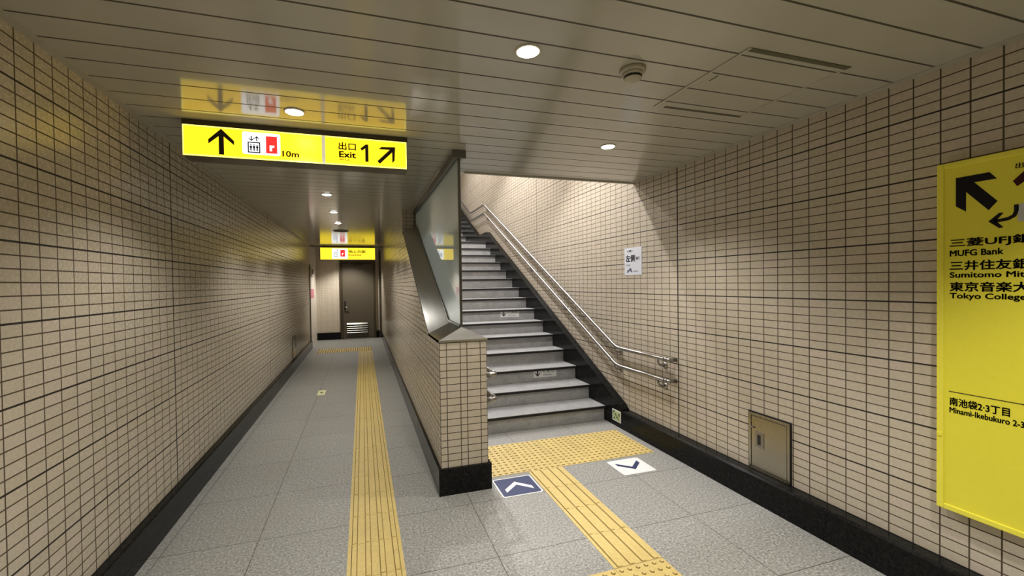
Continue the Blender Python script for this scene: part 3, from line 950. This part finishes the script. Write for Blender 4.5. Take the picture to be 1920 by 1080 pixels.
box('hinge', M['panel_frame'], PXF - 0.004, PXF, PYL - 0.020, PYL - 0.004, 0.78, 0.795, yp)
P0 = lambda y, z: plane_right(PXF + 0.0055, y, z)
# big arrow to the upper left
ay, az = 1.127, 1.853
pts = [(-0.063, 0.098), (0.042, 0.098), (0.064, 0.066), (-0.004, 0.066), (0.066, -0.028), (0.040, -0.062), (-0.030, 0.030), (-0.030, -0.056), (-0.063, -0.028)]
MB().poly(pts, P0(ay, az), 0.0008).build('arrow', M['panel_ink'], yp)
# small hooked arrow
hk = [(0.040, 0.036), (0.040, 0.010), (0.034, -0.008), (0.018, -0.018), (-0.004, -0.022), (-0.024, -0.022)]
b = MB()
hp = []
w2 = 0.0065
cl = [Vector(p) for p in hk]
L_, R_ = [], []
for i, p in enumerate(cl):
    d = (cl[min(i + 1, len(cl) - 1)] - cl[max(i - 1, 0)]).normalized()
    nn = Vector((-d.y, d.x))
    L_.append(tuple(p + nn * w2))
    R_.append(tuple(p - nn * w2))
HM = P0(1.048, 1.765)
b.poly(L_ + R_[::-1], HM, 0.0008)
b.poly([(-0.040, -0.022), (-0.008, 0.010), (0.004, 0.008), (-0.018, -0.022), (0.004, -0.052), (-0.008, -0.054)], HM, 0.0008)
b.build('hooked_arrow', M['panel_ink'], yp)
wp = MB().poly(rounded(0.0, 0.42, -0.022, 0.050, 0.008), P0(1.004, 1.752), 0.0008).build('white_patch', M['panel_white'], yp)
text('lettering', '出口', 0.022, 0.05, P0(1.011, 1.946), M['panel_ink'], yp, bold=0.01, th=0.0008)
MB().poly([(0.0, 0.060), (0.035, 0.098), (0.062, 0.098), (0.062, -0.05), (0.032, -0.05), (0.032, 0.052), (0.012, 0.036)], P0(1.018, 1.838), 0.0008).build('numeral', M['panel_maroon'], yp)


def pline(body, h, w, y, z, bold=0.022):
    text('lettering', body, h, w, P0(y, z), M['panel_ink'], yp, bold=bold, th=0.0008)


pline('三菱UFJ銀行', 0.041, 0.300, 1.209, 1.639)
pline('MUFG Bank', 0.026, 0.165, 1.209, 1.603)
pline('三井住友銀行', 0.041, 0.285, 1.209, 1.540)
pline('Sumitomo Mitsui Banking', 0.031, 0.400, 1.209, 1.500)
pline('東京音楽大学', 0.041, 0.285, 1.209, 1.446)
pline('Tokyo College of Music', 0.031, 0.370, 1.209, 1.407)
pline('南池袋2·3丁目', 0.036, 0.185, 1.209, 0.930)
pline('Minami-Ikebukuro 2-3', 0.024, 0.225, 1.209, 0.897)
MB().poly([(0, 0), (0.80, 0), (0.80, 0.003), (0, 0.003)], P0(1.212, 0.990), 0.0008).build('rule', M['panel_ink'], yp)

# ------------------------------------------------------------------ notice and stickers on the right wall
ps = thing('wall_notice', (XR, 3.607, 1.574), 'bluish white paper notice taped to the tiles above the handrails', 'notice')
box('paper', M['paper'], XR - 0.0025, XR - 0.0005, 3.468, 3.746, 1.574, 1.849, ps)
NP = lambda u, v: plane_right(XR - 0.0027, 3.746 - u, 1.574 + v)
text('lettering', 'お願い', 0.020, 0.10, NP(0.045, 0.232), M['paper_ink'], ps, bold=0.005, th=0.0004)
text('lettering', '左側', 0.068, 0.150, NP(0.022, 0.135), M['paper_ink'], ps, bold=0.03, th=0.0004)
text('lettering', '通行', 0.030, 0.062, NP(0.185, 0.150), M['paper_ink'], ps, bold=0.02, th=0.0004)
text('lettering', 'ください', 0.017, 0.078, NP(0.022, 0.092), M['paper_ink'], ps, bold=0.01, th=0.0004)
MB().poly([(0.0, 0.0), (0.02, 0.034), (0.035, 0.028), (0.05, 0.050), (0.075, 0.046), (0.095, 0.006), (0.07, 0.010), (0.055, 0.028), (0.03, 0.006)], NP(0.035, 0.022), 0.0004).build('crest_drawing', M['paper_ink'], ps)
text('lettering', 'Keep left', 0.014, 0.075, NP(0.145, 0.030), M['paper_ink'], ps, bold=0.01, th=0.0004)

gsn = thing('exit_marker', (XS1, 3.80, 0.06), 'small pale green exit marker on the black skirting at the foot of the stairs', 'sticker')
gx = XS1 + 0.001
box('backing', M['white_film'], gx - 0.003, gx, 3.717, 3.868, 0.052, 0.170, gsn)
GP = lambda u, v: plane_right(gx - 0.0032, 3.868 - u, 0.052 + v)
MB().poly([(0.010, 0.010), (0.141, 0.010), (0.141, 0.108), (0.010, 0.108)], GP(0, 0), 0.0004).build('green_field', M['glow_green'], gsn)
b = MB()
b.poly([(0.014, 0.075), (0.05, 0.104), (0.03, 0.104), (0.014, 0.095)], GP(0, 0) @ Matrix.Translation((0, 0, 0.0006)), 0.0004)
b.poly([(0.045, 0.080), (0.060, 0.085), (0.078, 0.060), (0.070, 0.050), (0.055, 0.062)], GP(0, 0) @ Matrix.Translation((0, 0, 0.0006)), 0.0004)
b.poly([(0.070, 0.048), (0.090, 0.058), (0.125, 0.022), (0.118, 0.014), (0.092, 0.038), (0.082, 0.030)], GP(0, 0) @ Matrix.Translation((0, 0, 0.0006)), 0.0004)
b.poly([(0.108, 0.085), (0.130, 0.098), (0.134, 0.060), (0.118, 0.062)], GP(0, 0) @ Matrix.Translation((0, 0, 0.0006)), 0.0004)
b.poly([(0.022, 0.018), (0.045, 0.018), (0.045, 0.040), (0.030, 0.040)], GP(0, 0) @ Matrix.Translation((0, 0, 0.0006)), 0.0004)
b.build('pictogram', M['ink_green'], gsn)


# ------------------------------------------------------------------ flush steel service boxes low on the walls
def service_box(wall, side, ya, yb, z0, z1, label):
    """side +1: right wall (faces -x), -1: left wall; ya is the end nearer the viewer"""
    t = thing('service_box', (wall, (ya + yb) / 2, z0), label, 'service hatch', 'steel service hatches in the tiled walls')
    s = -side
    def bx(n, m, d0, d1, a, b_, c, d, bev=0.0, par=None):
        xa, xb = wall + s * d0, wall + s * d1
        return box(n, m, min(xa, xb), max(xa, xb), a, b_, c, d, par or t, bev)
    f = MB()
    fwid = 0.018
    def add(a, b_, c, d):
        xa, xb = wall + s * 0.0005, wall + s * 0.012
        f.quadbox(min(xa, xb), max(xa, xb), a, b_, c, d, 0.002)
    add(ya, ya + fwid, z0, z1)
    add(yb - fwid, yb, z0, z1)
    add(ya + fwid, yb - fwid, z1 - fwid, z1)
    add(ya + fwid, yb - fwid, z0, z0 + fwid * 0.8)
    f.build('frame', M['hatch_steel'], t)
    bx('gasket', M['black'], 0.0005, 0.004, ya - 0.009, yb + 0.008, z0 + 0.0005, z1 + 0.010)
    dr = bx('door', M['hatch_steel'], 0.0042, 0.0095, ya + fwid + 0.004, yb - fwid - 0.004, z0 + fwid, z1 - fwid - 0.004, 0.001)
    yl = yb - 0.085
    bx('lock_plate', M['steel'], 0.0096, 0.0125, yl - 0.032, yl + 0.032, z0 + 0.165, z0 + 0.275, 0.001)
    bx('finger_slot', M['black'], 0.0126, 0.0132, yl - 0.010, yl + 0.016, z0 + 0.185, z0 + 0.255)
    bx('hinge', M['steel'], 0.0125, 0.019, yb - 0.045, yb - 0.004, z1 - 0.105, z1 - 0.095, 0.002)
    return t


service_box(XR, 1, 1.992, 2.289, 0.190, 0.585, 'flush steel service hatch low on the right wall above the black skirting')
service_box(XL, -1, 8.225, 8.600, 0.202, 0.590, 'flush steel service hatch low on the left wall near the corridor end')

# ------------------------------------------------------------------ tactile paving and floor stickers
def bar_tile(b, x0, y0, n_bars, along, size=0.30):
    """one 300 mm guiding block: base slab plus raised bars along 'y' or 'x'"""
    g = 0.0012
    b.quadbox(x0 + g, x0 + size - g, y0 + g, y0 + size - g, 0.0002, 0.0022)
    pitch = size / n_bars
    for i in range(n_bars):
        c = pitch * (i + 0.5)
        h = 0.0078
        hw, tw = 0.0170, 0.0120
        prof = [(c - hw, 0.0022), (c + hw, 0.0022), (c + tw, h), (c - tw, h)]
        e0, e1 = 0.0035, size - 0.0035
        if along == 'y':
            b.prism([(x0 + p[0], p[1]) for p in prof], 'y', y0 + e0, y0 + e1)
        else:
            b.prism([(y0 + p[0], p[1]) for p in prof], 'x', x0 + e0, x0 + e1)


M['tactile_base'] = plain('tactile_flank_ochre', (0.27, 0.19, 0.055), 0.65, nz=0.12)  # darker ochre for the sloped sides of bars and dots


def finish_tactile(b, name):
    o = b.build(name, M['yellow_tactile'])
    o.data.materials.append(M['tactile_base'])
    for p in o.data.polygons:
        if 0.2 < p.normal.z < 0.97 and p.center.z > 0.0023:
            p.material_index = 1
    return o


def dot_tile(b, x0, y0, size=0.30, n=6, seg=8):
    g = 0.0012
    b.quadbox(x0 + g, x0 + size - g, y0 + g, y0 + size - g, 0.0002, 0.0022)
    p = size / n
    for i in range(n):
        for j in range(n):
            b.lathe([(0.0125, 0.0021), (0.0085, 0.0068)], (x0 + p * (i + 0.5), y0 + p * (j + 0.5), 0), seg)


# corridor strip
b = MB()
tx0 = -0.107
for k in range(35):
    bar_tile(b, tx0, -0.2 + 0.0 + 0.30 * k - 0.25, 4, 'y')
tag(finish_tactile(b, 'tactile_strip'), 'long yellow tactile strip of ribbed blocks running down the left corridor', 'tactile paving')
b = MB()
for i in range(4):
    for j in range(2):
        dot_tile(b, tx0 + 0.30 - 0.30 * (i + 1), 10.07 + 0.30 * j, seg=6)
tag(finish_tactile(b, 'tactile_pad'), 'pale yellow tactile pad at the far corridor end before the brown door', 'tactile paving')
# strip leading to the stairs and its pads
sx0 = 1.240
b = MB()
for k in range(4):
    bar_tile(b, sx0, 1.905 + 0.30 * k, 4, 'y')
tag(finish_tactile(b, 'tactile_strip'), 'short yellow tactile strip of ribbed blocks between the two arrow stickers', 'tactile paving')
b = MB()
for i in range(5):
    for j in range(2):
        dot_tile(b, 0.93 + 0.30 * i + 0.01, 3.108 + 0.30 * j, seg=8)
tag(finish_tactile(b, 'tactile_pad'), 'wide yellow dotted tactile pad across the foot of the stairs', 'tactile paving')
b = MB()
for i in range(2):
    dot_tile(b, sx0 - 0.30 + 0.30 * i, 1.603, seg=8)
dot_tile(b, sx0, 1.303)
dot_tile(b, sx0 - 0.3, 1.303)
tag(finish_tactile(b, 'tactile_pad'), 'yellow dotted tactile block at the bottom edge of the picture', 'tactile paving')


def floor_arrow(x0, x1, y0, y1, field, mark, edge, up, label):
    cx, cy = (x0 + x1) / 2, (y0 + y1) / 2
    w, d = x1 - x0, y1 - y0
    t = thing('floor_sticker', (cx, cy, 0), label, 'floor sticker', 'square arrow stickers on the floor')
    Pm = lambda z: plane_floor(cx, cy, z)
    MB().poly(rounded(-w / 2, w / 2, -d / 2, d / 2, 0.02), Pm(0.0004), 0.0008).build('border', edge, t)
    e = 0.010
    MB().poly(rounded(-w / 2 + e, w / 2 - e, -d / 2 + e, d / 2 - e, 0.014), Pm(0.0013), 0.0004).build('field', field, t)
    s = 1 if up else -1
    k = 0.040
    ch = [(0, 0.075), (0.105, -0.020), (0.105, -0.020 - k * 1.15), (0, 0.075 - k * 1.2), (-0.105, -0.020 - k * 1.15), (-0.105, -0.020)]
    MB().poly([(p[0], p[1] * s - 0.01 * s) for p in ch], Pm(0.0018), 0.0004).build('chevron', mark, t)


floor_arrow(0.921, 1.230, 2.780, 3.058, M['navy'], M['white_film'], M['white_film'], True, 'navy blue floor sticker with white chevron beside the low wall')
floor_arrow(1.925, 2.225, 2.806, 3.066, M['white_film'], M['navy'], M['white_film'], False, 'white floor sticker with navy chevron near the right wall')
fm = thing('floor_marker', (-0.577, 6.36, 0), 'tiny pale yellow glow marker on the corridor floor left of the tactile strip', 'floor marker')
box('film', M['glow_yellow'], -0.627, -0.527, 6.21, 6.50, 0.0004, 0.002, fm)
MB().poly(arrow_up(-0.577, 6.355, 0.05, 0.10, 0.02), plane_floor(0, 0, 0.0021), 0.0004).build('arrow', M['ink_green'], fm)
